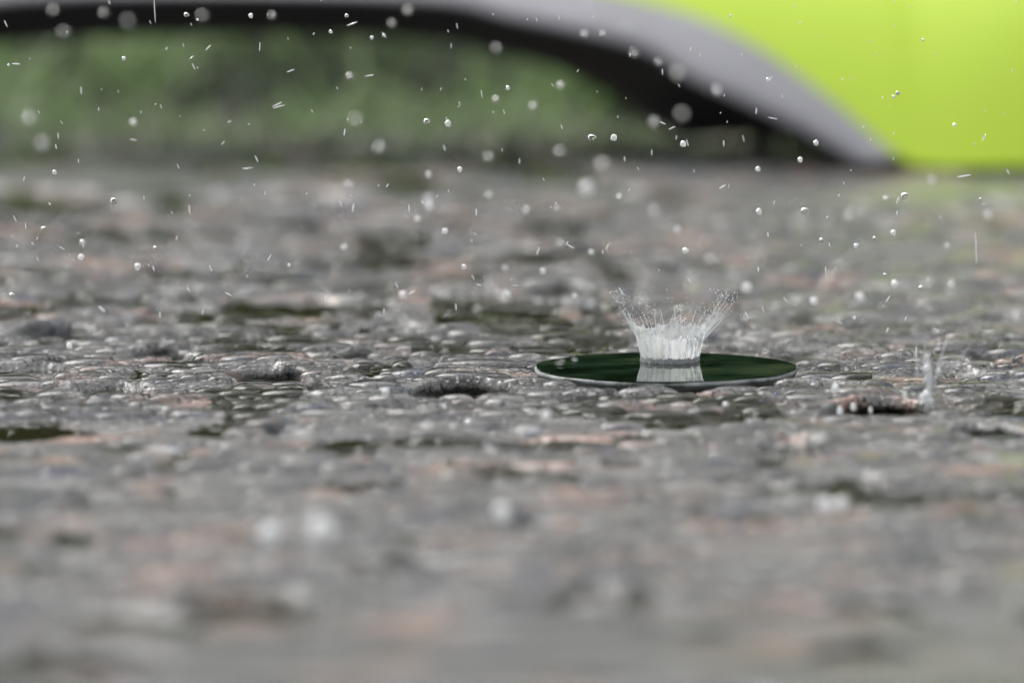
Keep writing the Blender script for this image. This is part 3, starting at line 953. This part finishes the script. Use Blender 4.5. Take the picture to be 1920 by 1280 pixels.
def pick(n, pal, var=0.25):
    c = np.array(pal)[rng.integers(0, len(pal), n)]
    return np.clip(c*rng.uniform(1-var, 1+var, (n, 1)), 0, 1)

n = 46000
gx = rng.uniform(-0.85, 0.85, n)
GY = on_ground(960, 296).y
gy = GY + 0.02*np.sin(gx*23) + rng.power(1.0, n)*1.2
patch = np.clip(0.55 + 0.8*vnoise(gx/0.045, gy/0.10, 47) + 1.1*vnoise(gx/0.022, gy/0.05, 42), 0, 1)
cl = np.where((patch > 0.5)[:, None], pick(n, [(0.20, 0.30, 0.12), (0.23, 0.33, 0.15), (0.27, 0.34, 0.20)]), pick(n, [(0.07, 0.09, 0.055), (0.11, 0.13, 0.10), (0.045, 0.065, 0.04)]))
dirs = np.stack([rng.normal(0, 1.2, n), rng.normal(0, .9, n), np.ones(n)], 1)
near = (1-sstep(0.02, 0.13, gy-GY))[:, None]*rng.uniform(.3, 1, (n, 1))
cl = cl*(1-near) + near*np.array([0.17, 0.18, 0.155])*rng.uniform(.8, 1.15, (n, 1))  # pale grey rain haze painted into the nearest grass
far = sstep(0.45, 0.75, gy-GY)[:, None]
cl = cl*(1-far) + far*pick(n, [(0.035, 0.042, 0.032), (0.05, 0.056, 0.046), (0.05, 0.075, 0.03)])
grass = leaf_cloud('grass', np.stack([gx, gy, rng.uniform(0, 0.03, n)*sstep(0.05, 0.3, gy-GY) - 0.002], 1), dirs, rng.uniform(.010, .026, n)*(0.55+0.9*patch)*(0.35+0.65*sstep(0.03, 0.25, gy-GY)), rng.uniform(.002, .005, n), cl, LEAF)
tag(grass, 'blurred green grass growing beyond the stone ground', 'grass', kind='stuff')

def plant(px, py, depth, h, rad, pal, label, nl=260):
    p = at_depth(px, py, depth); p.z = 0
    root = empty('leafy_plant', p)
    tag(root, label, 'plant')
    a = rng.uniform(0, 6.28, nl); r = rad*np.sqrt(rng.uniform(0, 1, nl)); z = h*rng.uniform(.1, 1, nl)
    pts = np.stack([r*np.cos(a), r*np.sin(a), z], 1)
    dirs = pts*np.array([1, 1, .3]) + rng.normal(0, rad*.5, (nl, 3)) + np.array([0, 0, h*.3])
    leaf_cloud('foliage', pts, dirs, rng.uniform(.014, .028, nl), rng.uniform(.007, .013, nl), pick(nl, pal), LEAF, root)
    V, Fc = join([tube([(0, 0, 0), (0.002*math.cos(k), .002*math.sin(k), h*.5), (rad*.4*math.cos(k*2.1), rad*.4*math.sin(k*2.1), h*.9)], [.0015, .0012, .0006], 5) for k in range(5)])
    mesh_np('stem', V, Fc, BARK, root)
plant(0, 200, 3.05, .022, .020, [(0.22, 0.42, 0.02), (0.18, 0.36, 0.03)], 'bright lime leafy plant at the far left edge')
plant(1270, 285, 2.86, .016, .016, [(0.12, 0.26, 0.02), (0.09, 0.2, 0.03)], 'small bright green plant before the black umbrella lining', 160)
plant(330, 200, 3.10, .040, .06, [(0.24, 0.38, 0.12), (0.26, 0.36, 0.16)], 'broad mid green plant left under the umbrella arch', 420)
plant(800, 190, 3.15, .040, .06, [(0.26, 0.36, 0.16), (0.22, 0.34, 0.13)], 'pale green plant in the middle under the umbrella arch', 420)
plant(1090, 230, 3.0, .035, .035, [(0.07, 0.14, 0.03), (0.05, 0.1, 0.03)], 'dark green plant right under the umbrella arch', 300)

def hedge(x0, x1, y, h, label):
    root = empty('hedge', ((x0+x1)/2, y, 0)); tag(root, label, 'hedge')
    n = 38000
    wd = (x1-x0)/2
    px = rng.uniform(-wd, wd, n); py = rng.uniform(-.28, .28, n)
    top = h*(0.9 + 0.25*vnoise(px/0.3, px*0, 51))
    pz = rng.uniform(0.02, 1, n)*top
    pts = np.stack([px, py, pz], 1)
    dirs = rng.normal(0, 1, (n, 3)) + np.array([0, -0.6, .4])
    leaf_cloud('foliage', pts, dirs, rng.uniform(.03, .07, n), rng.uniform(.02, .035, n), pick(n, [(0.03, 0.06, 0.018), (0.02, 0.045, 0.015), (0.045, 0.085, 0.02)], .35), HEDGE_LEAF, root)
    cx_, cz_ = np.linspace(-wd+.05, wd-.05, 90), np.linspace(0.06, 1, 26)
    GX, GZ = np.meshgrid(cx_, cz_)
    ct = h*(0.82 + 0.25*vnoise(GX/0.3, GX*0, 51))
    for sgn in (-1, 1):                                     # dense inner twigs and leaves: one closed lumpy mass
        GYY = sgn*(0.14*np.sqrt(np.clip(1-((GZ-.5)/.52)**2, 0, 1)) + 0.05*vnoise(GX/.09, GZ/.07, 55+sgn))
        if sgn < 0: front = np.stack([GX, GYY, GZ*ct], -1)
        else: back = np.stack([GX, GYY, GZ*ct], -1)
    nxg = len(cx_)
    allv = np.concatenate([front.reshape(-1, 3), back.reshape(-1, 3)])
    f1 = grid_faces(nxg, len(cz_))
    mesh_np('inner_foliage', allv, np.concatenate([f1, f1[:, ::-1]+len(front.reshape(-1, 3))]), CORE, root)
    parts = []
    for k in range(14):
        bx = -wd + 2*wd*(k+.5)/14
        parts.append(tube([(bx, 0, 0), (bx+.03, .02, h*.4), (bx-.05+.1*random.random(), -.03, h*.85)], [.018, .012, .004], 7))
    mesh_np('stem', *join(parts), BARK, root)
hedge(-2.6, 2.6, 2.3, 1.5, 'dark green hedge standing beyond the grass, mirrored in the puddle')
